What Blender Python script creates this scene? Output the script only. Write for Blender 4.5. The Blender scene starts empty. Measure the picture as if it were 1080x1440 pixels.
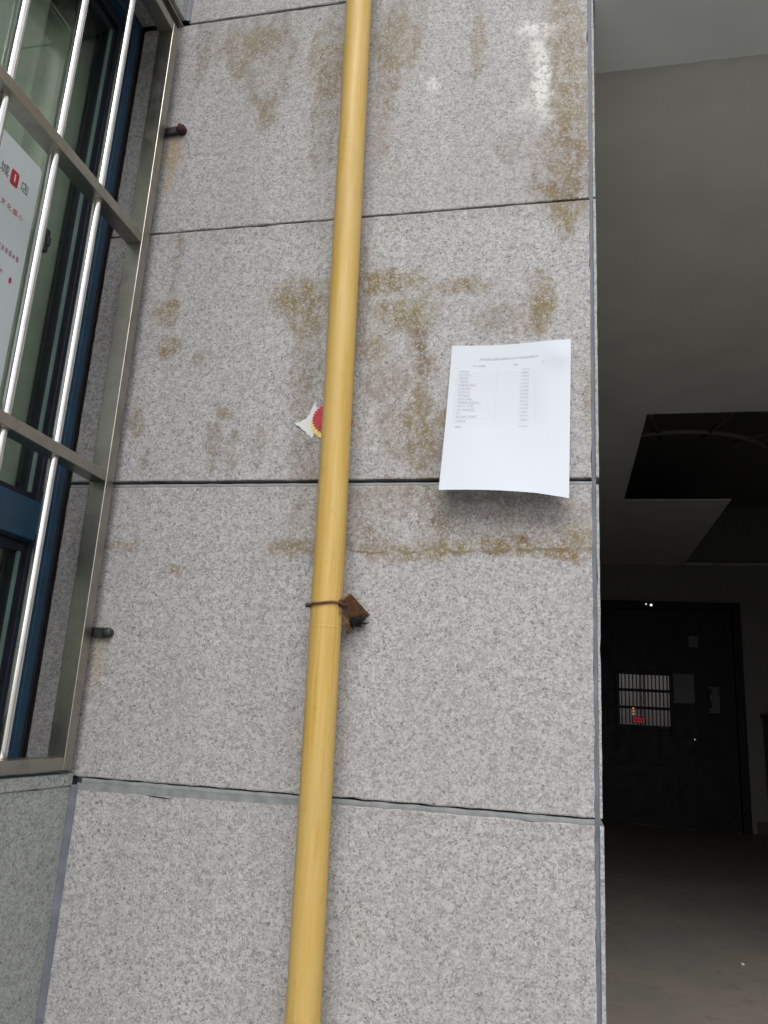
import bpy, bmesh, math, random
from mathutils import Vector, Matrix, noise as mnoise

sc = bpy.context.scene
COL = sc.collection
R = math.radians
rng = random.Random(7)

# ------------------------------------------------------------------ camera
cam_d = bpy.data.cameras.new('camera')
cam = bpy.data.objects.new('camera', cam_d)
COL.objects.link(cam)
r_ = Vector((0.97617, 0.209289, 0.057353))
u_ = Vector((-0.000783, -0.260894, 0.965367))
f_ = Vector((-0.217004, 0.942408, 0.254514))
M = Matrix((r_, u_, -f_)).transposed().to_4x4()
M.translation = Vector((0.8767, -1.4, 0.0))
cam.matrix_world = M
cam_d.sensor_fit = 'VERTICAL'
cam_d.sensor_height = 36.0
cam_d.lens = 36.0 * 1122.5 / 1440.0
cam_d.clip_start = 0.02
cam_d.clip_end = 3000
sc.camera = cam

# ------------------------------------------------------------------ sky, sun, exposure
SUN_DIR = Vector((0.07, -0.66, 0.75)).normalized()      # towards the sun behind the cloud
elev = math.asin(SUN_DIR.z)
azim = math.atan2(SUN_DIR.x, SUN_DIR.y)
w = bpy.data.worlds.new('World')
sc.world = w
w.use_nodes = True
wn, wl = w.node_tree.nodes, w.node_tree.links
bg = wn['Background']
sky = wn.new('ShaderNodeTexSky')
sky.sky_type = 'NISHITA'
sky.sun_disc = False
sky.sun_elevation = elev
sky.sun_rotation = azim
sky.dust_density = 3.0
hs = wn.new('ShaderNodeHueSaturation')
hs.inputs['Saturation'].default_value = 0.20            # overcast: the blue is veiled by cloud
wl.new(sky.outputs[0], hs.inputs['Color'])
wl.new(hs.outputs[0], bg.inputs['Color'])
bg.inputs['Strength'].default_value = 0.15
sd = bpy.data.lights.new('sun', 'SUN')
sd.energy = 0.75
sd.angle = R(38)
sd.color = (1.0, 0.985, 0.965)
sun = bpy.data.objects.new('sun', sd)
COL.objects.link(sun)
sun.rotation_euler = SUN_DIR.to_track_quat('Z', 'Y').to_euler()
sun.location = (-3, -6, 9)
sc.view_settings.view_transform = 'Standard'
sc.view_settings.look = 'None'
sc.view_settings.gamma = 1.0
sc.view_settings.use_curve_mapping = False
sc.view_settings.exposure = 0.55

GROUND = -1.5          # eye level is z = 0
HALL = -0.72           # floor of the raised hall
CEIL = 1.55
FAR = 6.2


# ------------------------------------------------------------------ node helper
class NT:
    def __init__(s, name):
        s.m = bpy.data.materials.new(name)
        s.m.use_nodes = True
        s.n, s.l = s.m.node_tree.nodes, s.m.node_tree.links
        s.b = s.n['Principled BSDF']

    def put(s, sock, v):
        if isinstance(v, bpy.types.NodeSocket):
            s.l.new(v, sock)
        elif v is not None:
            if isinstance(v, (tuple, list)) and len(v) == 3 and sock.type == 'RGBA':
                v = (*v, 1)
            sock.default_value = v

    def pos(s):
        return s.n.new('ShaderNodeNewGeometry').outputs['Position']

    def math(s, op, a, b=None, clamp=False):
        n = s.n.new('ShaderNodeMath'); n.operation = op; n.use_clamp = clamp
        s.put(n.inputs[0], a); s.put(n.inputs[1], b)
        return n.outputs[0]

    def vec(s, op, a, b=None):
        n = s.n.new('ShaderNodeVectorMath'); n.operation = op
        s.put(n.inputs[0], a)
        if b is not None: s.put(n.inputs[1], b)
        return n.outputs['Value'] if op in ('LENGTH', 'DOT_PRODUCT') else n.outputs[0]

    def noise(s, v, scale, detail=3, rough=0.55, color=False):
        n = s.n.new('ShaderNodeTexNoise')
        s.put(n.inputs['Vector'], v); n.inputs['Scale'].default_value = scale
        n.inputs['Detail'].default_value = detail; n.inputs['Roughness'].default_value = rough
        return n.outputs['Color'] if color else n.outputs['Fac']

    def voro(s, v, scale, feature='F1', out='Distance'):
        n = s.n.new('ShaderNodeTexVoronoi'); n.feature = feature
        s.put(n.inputs['Vector'], v); n.inputs['Scale'].default_value = scale
        return n.outputs[out]

    def mr(s, v, a, b, c=0.0, d=1.0, smooth=False):
        n = s.n.new('ShaderNodeMapRange')
        if smooth: n.interpolation_type = 'SMOOTHSTEP'
        s.put(n.inputs['Value'], v)
        for i, x in zip(('From Min', 'From Max', 'To Min', 'To Max'), (a, b, c, d)):
            n.inputs[i].default_value = x
        return n.outputs['Result']

    def mix(s, f, a, b, blend='MIX'):
        n = s.n.new('ShaderNodeMix'); n.data_type = 'RGBA'; n.blend_type = blend
        s.put(n.inputs['Factor'], f); s.put(n.inputs[6], a); s.put(n.inputs[7], b)
        return n.outputs[2]

    def bump(s, h, strength=0.3, dist=0.001):
        n = s.n.new('ShaderNodeBump')
        n.inputs['Strength'].default_value = strength; n.inputs['Distance'].default_value = dist
        s.put(n.inputs['Height'], h)
        s.l.new(n.outputs[0], s.b.inputs['Normal'])

    def set(s, **k):
        for a, v in k.items():
            s.put(s.b.inputs[a.replace('_', ' ')], v)
        return s.m


def simple(name, color, rough=0.6, metal=0.0, vary=0.12, scale=30, bump=0.0, spec=0.5, bscale=None):
    t = NT(name)
    p = t.pos()
    n = t.noise(p, scale, 4)
    dark = tuple(c * (1 - vary) for c in color); light = tuple(min(1, c * (1 + vary)) for c in color)
    t.set(Base_Color=t.mix(t.mr(n, .3, .7), dark, light), Roughness=t.mr(n, .3, .7, rough * .85, min(1, rough * 1.15)),
          Metallic=metal)
    t.b.inputs['Specular IOR Level'].default_value = spec
    if bump:
        t.bump(t.noise(p, bscale or scale * 4, 3), bump)
    return t.m


# stains on the main wall: (x, z, half width, half height, strength, kind)
STAINS = [(0.523, 1.454, 0.0489, 0.0787, 0.5, 'y'), (0.505, 1.361, 0.0145, 0.1753, 0.5, 'b'), (0.514, 1.475, 0.0409, 0.0355, 0.6, 'y'), (0.7, 1.422, 0.0077, 0.0801, 0.6, 'y'), (0.891, 1.289, 0.0287, 0.2571, 0.7, 'y'), (0.877, 1.399, 0.0293, 0.1306, 0.5, 'y'), (0.891, 1.1, 0.0559, 0.1015, 0.6, 'b'), (0.884, 1.042, 0.0527, 0.023, 0.9, 'b'), (0.884, 0.986, 0.0137, 0.0453, 1.0, 'y'), (0.852, 1.041, 0.0167, 0.0148, 0.8, 'y'), (0.77, 1.151, 0.0174, 0.0276, 0.5, 'b'), (0.166, 1.509, 0.0724, 0.0373, 0.5, 'y'), (0.144, 1.468, 0.0198, 0.0619, 0.5, 'y'), (0.225, 1.44, 0.0528, 0.1227, 0.35, 'b'), (0.361, 1.44, 0.0373, 0.1003, 0.6, 'y'), (0.377, 1.341, 0.0249, 0.0775, 0.55, 'b'), (0.368, 1.249, 0.023, 0.0946, 0.4, 'b'), (0.053, 1.486, 0.0092, 0.0629, 0.5, 'b'), (0.23, 1.304, 0.0206, 0.0388, 0.4, 'y'), (0.011, 1.229, 0.0144, 0.0586, 0.9, 'r'), (0.013, 1.178, 0.0107, 0.0577, 0.6, 'r'), (0.01, 0.088, 0.0121, 0.0541, 0.55, 'r'), (0.355, 0.833, 0.056, 0.0363, 0.9, 'y'), (0.374, 0.792, 0.0368, 0.0423, 0.7, 'y'), (0.526, 0.858, 0.0717, 0.0195, 0.9, 'y'), (0.571, 0.788, 0.0524, 0.0316, 0.8, 'y'), (0.605, 0.74, 0.0142, 0.0403, 0.8, 'b'), (0.671, 0.837, 0.0657, 0.011, 0.6, 'y'), (0.615, 0.671, 0.0182, 0.0272, 0.8, 'b'), (0.513, 0.713, 0.0218, 0.0233, 0.6, 'y'), (0.837, 0.795, 0.0188, 0.0552, 0.9, 'y'), (0.831, 0.758, 0.016, 0.0181, 1.0, 'b'), (0.614, 0.546, 0.022, 0.073, 0.7, 'y'), (0.585, 0.561, 0.039, 0.0662, 0.4, 'b'), (0.637, 0.489, 0.0339, 0.0397, 0.6, 'b'), (0.073, 0.734, 0.0214, 0.0232, 0.75, 'y'), (0.053, 0.819, 0.0252, 0.029, 0.7, 'y'), (0.211, 0.586, 0.0155, 0.0077, 0.7, 'y'), (0.376, 0.673, 0.021, 0.0948, 0.5, 'b'), (0.393, 0.485, 0.0232, 0.047, 0.55, 'b'), (0.018, 0.573, 0.0114, 0.0317, 0.5, 'y'), (0.197, 0.51, 0.0077, 0.0426, 0.4, 'b'), (0.237, 0.495, 0.0061, 0.0376, 0.4, 'b'), (0.294, 0.516, 0.0075, 0.033, 0.35, 'b'), (0.681, 0.559, 0.0352, 0.0129, 0.6, 'y'), (0.141, 0.707, 0.0161, 0.0081, 0.4, 'y'), (0.054, 0.485, 0.0064, 0.0138, 0.5, 'b'), (0.655, 0.378, 0.0211, 0.0436, 0.7, 'b'), (0.58, 0.406, 0.0435, 0.0277, 0.4, 'b'), (0.79, 0.372, 0.1156, 0.0292, 0.45, 'b'), (0.53, 0.337, 0.03, 0.0163, 0.6, 'b'), (0.651, 0.309, 0.1192, 0.0079, 0.85, 'y'), (0.766, 0.319, 0.0816, 0.0091, 0.8, 'y'), (0.865, 0.307, 0.074, 0.0064, 0.8, 'y'), (0.904, 0.324, 0.0218, 0.0205, 0.8, 'y'), (0.586, 0.295, 0.0668, 0.0066, 0.6, 'y'), (0.394, 0.309, 0.0594, 0.0096, 0.6, 'y'), (0.024, 0.305, 0.0344, 0.0087, 0.5, 'y'), (0.145, 0.264, 0.0195, 0.0042, 0.6, 'y'), (0.816, 0.336, 0.0125, 0.0065, 0.7, 'b'), (0.501, 0.364, 0.0248, 0.0555, 0.4, 'b'), (0.418, 0.35, 0.0424, 0.0559, 0.35, 'b'), (0.928, 0.594, 0.0101, 0.0852, 0.35, 'y'), (0.757, 0.762, 0.0412, 0.0305, 0.3, 'b'), (0.469, 0.826, 0.021, 0.1151, 0.45, 'b'), (0.546, 0.636, 0.0428, 0.0377, 0.3, 'b'), (0.062, 0.938, 0.0068, 0.0713, 0.35, 'b'), (0.82, 1.441, 0.0329, 0.0131, 0.8, 'w'), (0.836, 1.311, 0.0115, 0.0871, .85, 'w'), (0.827, 1.384, 0.0118, 0.0369, 0.7, 'w'), (0.603, 1.332, 0.0078, 0.0093, 0.7, 'w'), (0.808, 1.247, 0.0175, 0.0141, 0.4, 'w'), (0.508, 0.165, 0.0293, 0.0335, 0.5, 'd')]


def granite(name, stains=(), tint=(1, 1, 1)):
    t = NT(name)
    pw = t.pos()
    oi = t.n.new('ShaderNodeObjectInfo').outputs['Random']
    cmb = t.n.new('ShaderNodeCombineXYZ')
    t.put(cmb.inputs[0], t.math('MULTIPLY', oi, 7.0)); t.put(cmb.inputs[2], t.math('MULTIPLY', oi, 13.0))
    p = t.vec('ADD', pw, cmb.outputs[0])
    g = lambda c: tuple(a * b for a, b in zip(c, tint))
    # feldspar / quartz / mica grains
    warp = t.vec('ADD', p, t.vec('MULTIPLY', t.noise(p, 160, 2, color=True), (.008, .008, .008)))
    big = t.noise(warp, 150, 5, .8)
    cell = t.voro(warp, 330, 'F1', 'Color')
    sep = t.n.new('ShaderNodeSeparateColor'); t.put(sep.inputs[0], cell)
    f = t.math('ADD', t.math('ADD', t.math('MULTIPLY', big, .95), t.math('MULTIPLY', sep.outputs[0], .36)), t.math('MULTIPLY', t.math('SUBTRACT', t.noise(p, 60, 3, .6), .42), .45))
    c = t.mix(t.mr(f, .43, .97), g((.205, .20, .206)), g((.515, .508, .515)))
    pink = t.mr(t.noise(p, 60, 3), .52, .68)
    c = t.mix(t.math('MULTIPLY', pink, .35), c, g((.40, .35, .34)))
    mica = t.math('MULTIPLY', t.mr(sep.outputs[1], .82, .90), t.mr(t.noise(p, 130, 2), .42, .56))
    c = t.mix(t.math('MULTIPLY', mica, .8), c, g((.10, .10, .105)))
    c = t.mix(t.math('MULTIPLY', oi, .10), c, g((.22, .22, .225)))
    white_fleck = t.mr(t.noise(p, 420, 2, .6), .62, .70)  # fine white specks in the stone itself
    c = t.mix(t.math('MULTIPLY', white_fleck, .35), c, g((.70, .69, .69)))
    # broad soiling, drawn down by rain
    ps = t.vec('MULTIPLY', p, (1, 1, .22))
    soil = t.mr(t.noise(ps, 9, 5, .6), .38, .72)
    c = t.mix(t.math('MULTIPLY', soil, .28), c, g((.24, .235, .215)))
    soil2 = t.mr(t.noise(p, 3.2, 4, .6), .4, .7)
    c = t.mix(t.math('MULTIPLY', soil2, .16), c, g((.25, .25, .25)))
    if stains:
        q = t.vec('ADD', pw, t.vec('MULTIPLY', t.vec('SUBTRACT', t.noise(pw, 26, 4, .65, color=True), (.5, .5, .5)), (.055, 0, .075)))
        groups = {}
        for (x, z, rx, rz, st, k) in stains:
            k2 = k
            d = t.vec('LENGTH', t.vec('MULTIPLY', t.vec('SUBTRACT', q, (x, 0, z)), (1 / (rx * 1.35 + .007), 0, 1 / (rz * 1.3 + .007))))
            v = t.mr(d, .25, 1.25, st, 0, True)
            groups[k2] = v if k2 not in groups else t.math('MAXIMUM', groups[k2], v)
        pv = t.vec('ADD', pw, t.vec('MULTIPLY', t.noise(pw, 90, 3, color=True), (.022, .022, .022)))
        vein = t.mr(t.voro(pv, 110, 'DISTANCE_TO_EDGE'), .0, .24, 1, 0, True)
        speck = t.mr(t.noise(pw, 120, 4, .7), .42, .62)
        tex = t.math('MAXIMUM', t.math('MULTIPLY', vein, .95), t.math('MULTIPLY', speck, .45))
        tex = t.math('MULTIPLY', t.math('ADD', t.math('MULTIPLY', tex, .85), .07), t.mr(t.noise(pw, 34, 4, .7), .38, .56, .30, 1.2))
        run = t.noise(t.vec('MULTIPLY', pw, (1, 1, .22)), 46, 5, .7)
        tex = t.math('MULTIPLY', tex, t.mr(run, .38, .58, .55, 1.15))
        hue = t.mr(t.noise(pw, 14, 3), .35, .65)
        # soaked-in halo, then crusted tide marks round the edge of each stain
        wet = t.math('MAXIMUM', groups['b'], groups['y'])
        c = t.mix(t.math('MULTIPLY', t.math('MULTIPLY', t.mr(wet, .02, .9), t.mr(t.noise(pw, 24, 5, .7), .36, .62)), .32), c, (.215, .175, .12))
        brk = t.mr(t.noise(pw, 48, 4, .7), .40, .60)
        for gk, lo in (('b', .22), ('y', .38)):
            td = t.math('SUBTRACT', 1.0, t.math('DIVIDE', t.math('ABSOLUTE', t.math('SUBTRACT', groups[gk], lo)), .10), True)
            c = t.mix(t.math('MULTIPLY', t.math('MULTIPLY', td, brk), .50), c, (.14, .10, .05))
        # grime washed out of the joints in short runs
        sz = t.n.new('ShaderNodeSeparateXYZ'); t.put(sz.inputs[0], pw)
        for jz, ln_ in ((1.5885, .10), (1.0158, .05), (.4355, .045), (-.1343, .03)):
            dn = t.math('SUBTRACT', jz, sz.outputs[2])
            gr_ = t.math('MULTIPLY', t.mr(dn, 0, ln_, 1, 0), t.math('GREATER_THAN', dn, 0.0))
            c = t.mix(t.math('MULTIPLY', t.math('MULTIPLY', gr_, t.mr(run, .44, .62)), .5), c, (.16, .14, .11))
        # run-off line across the slab below the notice
        sx = t.n.new('ShaderNodeSeparateXYZ'); t.put(sx.inputs[0], pw)
        wob = t.math('ADD', t.math('MULTIPLY', t.math('SUBTRACT', t.noise(pw, 11, 3), .5), .045), t.math('MULTIPLY', t.math('SUBTRACT', t.noise(pw, 60, 3), .5), .016))
        dz = t.math('ABSOLUTE', t.math('SUBTRACT', t.math('ADD', sx.outputs[2], wob), .3065))
        ln = t.math('MULTIPLY', t.mr(dz, .001, .0042, 1, 0, True), t.mr(sx.outputs[0], .33, .52, 0, 1, True))
        ln = t.math('MULTIPLY', ln, t.mr(t.noise(pw, 22, 4, .65), .40, .52))
        c = t.mix(t.math('MULTIPLY', ln, .75), c, (.12, .085, .04))
        if 'b' in groups:
            c = t.mix(t.math('MULTIPLY', groups['b'], t.math('MULTIPLY', tex, 1.55), True), c, t.mix(hue, (.12, .08, .05), (.18, .13, .085)))
        if 'y' in groups:
            c = t.mix(t.math('MULTIPLY', groups['y'], t.math('MULTIPLY', tex, 1.55), True), c, t.mix(hue, (.17, .11, .045), (.18, .155, .065)))
        if 'r' in groups:
            c = t.mix(t.math('MULTIPLY', groups['r'], t.math('ADD', t.math('MULTIPLY', speck, .5), .4), True), c, (.30, .20, .085))
        if 'd' in groups:
            c = t.mix(t.math('MULTIPLY', groups['d'], t.math('ADD', t.math('MULTIPLY', speck, .5), .4), True), c, (.12, .12, .115))
        if 'w' in groups:
            c = t.mix(t.math('MULTIPLY', groups['w'], t.mr(t.noise(pw, 75, 4, .7), .38, .52), True), c, (.66, .66, .63))
    t.set(Base_Color=c, Roughness=t.mr(big, .3, .7, .62, .8))
    t.b.inputs['Specular IOR Level'].default_value = .35
    t.bump(t.math('ADD', big, t.math('MULTIPLY', sep.outputs[0], .3)), .35, .0006)
    return t.m


def steel(name, base, rough, streak=True, metal=1.0):
    t = NT(name)
    p = t.pos()
    n = t.noise(t.vec('MULTIPLY', p, (1, 1, .06)), 120, 2)
    d = t.mr(t.noise(p, 22, 5, .65), .45, .75)
    c = t.mix(t.math('MULTIPLY', d, .55), base, tuple(x * .55 for x in base))
    t.set(Base_Color=c, Metallic=metal, Roughness=t.math('ADD', t.mr(n, .3, .7, rough * .92, rough * 1.1), t.math('MULTIPLY', d, .14)))
    return t.m


def rust(name):
    t = NT(name)
    p = t.pos()
    n = t.noise(p, 160, 5, .7); n2 = t.noise(p, 60, 3)
    c = t.mix(t.mr(n, .35, .65), (.055, .026, .014), (.22, .10, .035))
    c = t.mix(t.mr(n2, .5, .7), c, (.11, .065, .04))
    t.set(Base_Color=c, Roughness=.85)
    t.bump(n, .6, .001)
    return t.m


def pipe_paint():
    t = NT('yellow_gas_pipe_paint')
    p = t.pos()
    st = t.noise(t.vec('MULTIPLY', p, (1, 1, .035)), 130, 4, .6)
    bl = t.noise(t.vec('MULTIPLY', p, (1, 1, .4)), 16, 4, .6)
    c = t.mix(t.mr(st, .3, .7), (.46, .28, .046), (.56, .385, .115))
    c = t.mix(t.mr(bl, .38, .66), c, (.50, .345, .11))
    dr = t.noise(t.vec('MULTIPLY', p, (1, 1, .09)), 48, 5, .7)
    c = t.mix(t.math('MULTIPLY', t.mr(dr, .54, .70), .28), c, (.36, .21, .05))
    gm = t.noise(t.vec('MULTIPLY', p, (1, 1, .5)), 38, 5, .75)
    c = t.mix(t.math('MULTIPLY', t.mr(gm, .60, .72), .45), c, (.24, .17, .075))
    sp = t.mr(t.noise(p, 210, 3, .7), .66, .72)
    c = t.mix(t.math('MULTIPLY', sp, .5), c, (.20, .11, .035))
    t.set(Base_Color=c, Roughness=t.mr(dr, .3, .7, .42, .62))
    t.bump(t.math('ADD', bl, t.math('ADD', t.math('MULTIPLY', st, .3), t.math('MULTIPLY', gm, .6))), .4, .0014)
    return t.m


def glass():
    t = NT('tinted_window_glass')
    t.n.remove(t.b)
    tr = t.n.new('ShaderNodeBsdfTransparent'); tr.inputs[0].default_value = (.87, .92, .88, 1)
    gl = t.n.new('ShaderNodeBsdfGlossy'); gl.inputs['Roughness'].default_value = .02
    gl.inputs[0].default_value = (.9, .95, .93, 1)
    lw = t.n.new('ShaderNodeLayerWeight'); lw.inputs['Blend'].default_value = .5
    fac = t.math('ADD', t.math('MULTIPLY', t.math('POWER', lw.outputs['Facing'], 5.0), .9), .07)
    mx = t.n.new('ShaderNodeMixShader')
    t.l.new(fac, mx.inputs[0]); t.l.new(tr.outputs[0], mx.inputs[1]); t.l.new(gl.outputs[0], mx.inputs[2])
    t.l.new(mx.outputs[0], t.n['Material Output'].inputs[0])
    return t.m


def emit(name, col, s):
    t = NT(name)
    t.set(Base_Color=(.02, .02, .02), Emission_Color=col, Emission_Strength=s)
    return t.m


def paper_mat(name, col, sheen=.5):
    t = NT(name)
    p = t.pos()
    n = t.noise(p, 18, 3)
    t.set(Base_Color=t.mix(n, tuple(c * .97 for c in col), col), Roughness=sheen)
    tr = t.n.new('ShaderNodeBsdfTranslucent'); tr.inputs[0].default_value = (*col, 1)
    mx = t.n.new('ShaderNodeMixShader'); mx.inputs[0].default_value = .12
    t.l.new(t.b.outputs[0], mx.inputs[1]); t.l.new(tr.outputs[0], mx.inputs[2])
    t.l.new(mx.outputs[0], t.n['Material Output'].inputs[0])
    return t.m


def floor_mat():
    t = NT('worn_concrete_floor')
    p = t.pos()
    a = t.noise(p, 2.2, 5, .65); b = t.noise(p, 14, 5, .65)
    c = t.mix(t.mr(a, .35, .68), (.145, .143, .128), (.205, .175, .145))
    c = t.mix(t.math('MULTIPLY', t.mr(b, .56, .7), .7), c, (.09, .08, .07))
    c = t.mix(t.math('MULTIPLY', t.mr(t.noise(p, 5, 4), .55, .7), .35), c, (.23, .22, .19))
    t.set(Base_Color=c, Roughness=t.mr(b, .3, .7, .5, .75))
    t.bump(b, .3, .004)
    return t.m


MAT = dict(
    granite=granite('weathered_grey_granite', STAINS, (1.0, 1.0, .978)),
    granite_plain=granite('grey_granite', tint=(.97, 1.04, .99)),
    sealant=simple('blue_grey_sealant', (.12, .13, .155), .6, vary=.25, scale=25, bump=.3),
    sealant_pale=simple('pale_grey_sealant', (.215, .228, .228), .7, vary=.2, scale=40, bump=.4),
    core=simple('rough_mortar_core', (.045, .045, .045), .95, vary=.3),
    steel=steel('dull_stainless_tube', (.40, .38, .335), .30),
    bar=steel('bright_stainless_bar', (.78, .77, .75), .17),
    dark_steel=simple('dark_painted_steel', (.022, .024, .024), .45, vary=.3, scale=90, bump=.2),
    rust=rust('rusty_iron'),
    rust_tan=simple('scraped_tan_iron', (.21, .125, .06), .8, vary=.45, scale=120, bump=.5),
    rust_dark=simple('maroon_rust_crust', (.04, .012, .013), .9, vary=.4, scale=200, bump=.8),
    tar=simple('black_foam_filler', (.006, .006, .006), .9, vary=.4, scale=200, bump=.9),
    pipe=pipe_paint(),
    blue=simple('blue_aluminium_paint', (.016, .056, .105), .42, vary=.2, scale=20),
    navy=simple('dark_navy_gasket', (.012, .016, .026), .5, vary=.3, scale=30),
    teal=simple('teal_glazing_edge', (.14, .23, .21), .35, vary=.15, scale=20),
    gasket=simple('dark_weathered_putty', (.025, .03, .04), .8, vary=.4, scale=60, bump=.5),
    glass=glass(),
    curtain=simple('pale_green_curtain', (.56, .585, .51), .9, vary=.12, scale=18),
    room=simple('dim_room_plaster', (.22, .22, .20), .9),
    poster=simple('white_glossy_poster', (.66, .72, .74), .35, vary=.03, scale=12),
    ink=simple('grey_ink', (.12, .125, .13), .7),
    ink_pale=simple('faded_grey_ink', (.42, .445, .50), .8, vary=.25, scale=150),
    rule=simple('pale_rule_ink', (.50, .535, .60), .8),
    red=simple('red_ink', (.50, .02, .05), .6),
    purple=simple('faded_red_ink', (.42, .25, .30), .7),
    paper=paper_mat('white_office_paper', (.585, .62, .68)),
    scrap=paper_mat('torn_white_paper', (.66, .67, .65)),
    yellow=simple('yellow_sticker_print', (.70, .55, .16), .5, vary=.2, scale=120),
    crimson=simple('crimson_sticker_print', (.42, .012, .035), .45, vary=.25, scale=120),
    brown_print=simple('brown_sticker_print', (.25, .11, .035), .6, vary=.3, scale=120),
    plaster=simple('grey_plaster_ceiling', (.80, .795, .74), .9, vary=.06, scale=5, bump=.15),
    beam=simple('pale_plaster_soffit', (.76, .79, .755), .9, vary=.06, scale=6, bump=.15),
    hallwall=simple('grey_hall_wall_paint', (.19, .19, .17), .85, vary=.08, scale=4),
    skirting=simple('brown_skirting', (.05, .045, .02), .6),
    floor=floor_mat(),
    door=simple('black_door_paint', (.004, .004, .0045), .5, vary=.3, scale=15, spec=.2),
    door_glass=simple('dark_door_glass', (.008, .009, .010), .10),
    slat=simple('grey_door_bar', (.034, .034, .034), .4, vary=.2, scale=20),
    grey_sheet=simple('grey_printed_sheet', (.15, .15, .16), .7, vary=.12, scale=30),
    wood=simple('brown_wood_veneer', (.22, .11, .035), .5, vary=.3, scale=12),
    asphalt=simple('grey_street_paving', (.30, .295, .28), .9, vary=.2, scale=6, bump=.3),
    void=simple('dark_shaft_paint', (.16, .16, .15), .9),
    rail_grey=simple('grey_shaft_railing', (.20, .20, .19), .5),
)

# ------------------------------------------------------------------ object helpers
BASE = {}


def tag(o, label=None, cat=None, group=None, kind=None):
    for k, v in (('label', label), ('category', cat), ('group', group), ('kind', kind)):
        if v: o[k] = v
    return o


def thing(name, base, label, cat, group=None):
    o = bpy.data.objects.new(name, None)
    o.empty_display_size = .1
    o.location = base
    COL.objects.link(o)
    return tag(o, label, cat, group)


def origin_of(o):
    v = Vector((0, 0, 0))
    while o is not None:
        v += Vector(o.location); o = o.parent
    return v


def obj(name, bm, mat, parent=None, smooth=False, base=None):
    me = bpy.data.meshes.new(name)
    off = origin_of(parent) if parent else Vector(base or (0, 0, 0))
    bmesh.ops.translate(bm, vec=-off, verts=bm.verts)
    bmesh.ops.recalc_face_normals(bm, faces=bm.faces)
    bm.to_mesh(me); bm.free()
    for m in (mat if isinstance(mat, (list, tuple)) else [mat]):
        me.materials.append(MAT[m])
    if smooth:
        for p in me.polygons: p.use_smooth = True
    o = bpy.data.objects.new(name, me)
    COL.objects.link(o)
    if parent: o.parent = parent
    else: o.location = off
    return o


def box(bm, x0, x1, y0, y1, z0, z1, bev=0.0, seg=2):
    vs = [bm.verts.new((x, y, z)) for x in (x0, x1) for y in (y0, y1) for z in (z0, z1)]
    F = [(0, 1, 3, 2), (4, 6, 7, 5), (0, 4, 5, 1), (2, 3, 7, 6), (0, 2, 6, 4), (1, 5, 7, 3)]
    fs = [bm.faces.new([vs[i] for i in f]) for f in F]
    if bev:
        es = list({e for f in fs for e in f.edges})
        bmesh.ops.bevel(bm, geom=es, offset=bev, segments=seg, affect='EDGES', profile=.5)
    return vs


def boxbm(*a, **k):
    bm = bmesh.new(); box(bm, *a, **k); return bm


def tube(bm, pts, rad, n=12, caps=True, closed=False):
    rings = []
    N = len(pts)
    pts = [Vector(p) for p in pts]
    up = None
    for i, p in enumerate(pts):
        if closed: d = pts[(i + 1) % N] - pts[i - 1]
        else: d = pts[min(i + 1, N - 1)] - pts[max(i - 1, 0)]
        d.normalize()
        if up is None:
            up = Vector((0, 0, 1)) if abs(d.z) < .9 else Vector((1, 0, 0))
        a = d.cross(up).normalized(); b = a.cross(d).normalized()
        up = b
        rr = rad[i] if isinstance(rad, (list, tuple)) else rad
        rings.append([bm.verts.new(p + a * math.cos(2 * math.pi * k / n) * rr + b * math.sin(2 * math.pi * k / n) * rr) for k in range(n)])
    for i in range(N if closed else N - 1):
        A, B = rings[i], rings[(i + 1) % N]
        for k in range(n):
            bm.faces.new((A[k], A[(k + 1) % n], B[(k + 1) % n], B[k]))
    if caps and not closed:
        bm.faces.new(rings[0]); bm.faces.new(rings[-1])


def slab_front(x0, x1, z0, z1, y, t, jit=.0006, step=.02, seed=0, bev=.0016):
    """stone slab facing -y: slightly uneven sawn edges, small arris"""
    rr = random.Random(seed)
    pts = []
    def run(a, b, nrm):
        L = (Vector(b) - Vector(a)).length
        n = max(2, int(L / step))
        for i in range(n):
            q = Vector(a).lerp(Vector(b), i / n)
            j = 0 if i == 0 else rr.gauss(0, jit)
            if i and rr.random() < .05: j = -abs(rr.gauss(0, jit * 3.5))
            pts.append((q.x + nrm[0] * j, q.y + nrm[1] * j))
    run((x0, z0), (x1, z0), (0, -1)); run((x1, z0), (x1, z1), (1, 0)); run((x1, z1), (x0, z1), (0, 1)); run((x0, z1), (x0, z0), (-1, 0))
    cx, cz = (x0 + x1) / 2, (z0 + z1) / 2
    def inset(p, d):
        return (min(max(p[0], x0 + d), x1 - d) if d else p[0], min(max(p[1], z0 + d), z1 - d) if d else p[1])
    bm = bmesh.new()
    lv = []
    for d, yy in ((bev * 1.6, y), (bev * .5, y + bev * .35), (0, y + bev), (0, y + t)):
        lv.append([bm.verts.new((inset(p, d)[0], yy, inset(p, d)[1])) for p in pts])
    n = len(pts)
    for a, b in zip(lv, lv[1:]):
        for i in range(n):
            try: bm.faces.new((a[i], a[(i + 1) % n], b[(i + 1) % n], b[i]))
            except ValueError: pass
    bm.faces.new(lv[0]); bm.faces.new(lv[-1])
    bmesh.ops.remove_doubles(bm, verts=bm.verts, dist=1e-6)
    return bm


def rot_to_x(bm):
    """turn a slab facing -y into one facing +x : (x,y,z) -> (-y, x, z)"""
    for v in bm.verts:
        v.co = Vector((-v.co.y, v.co.x, v.co.z))
    return bm


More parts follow.
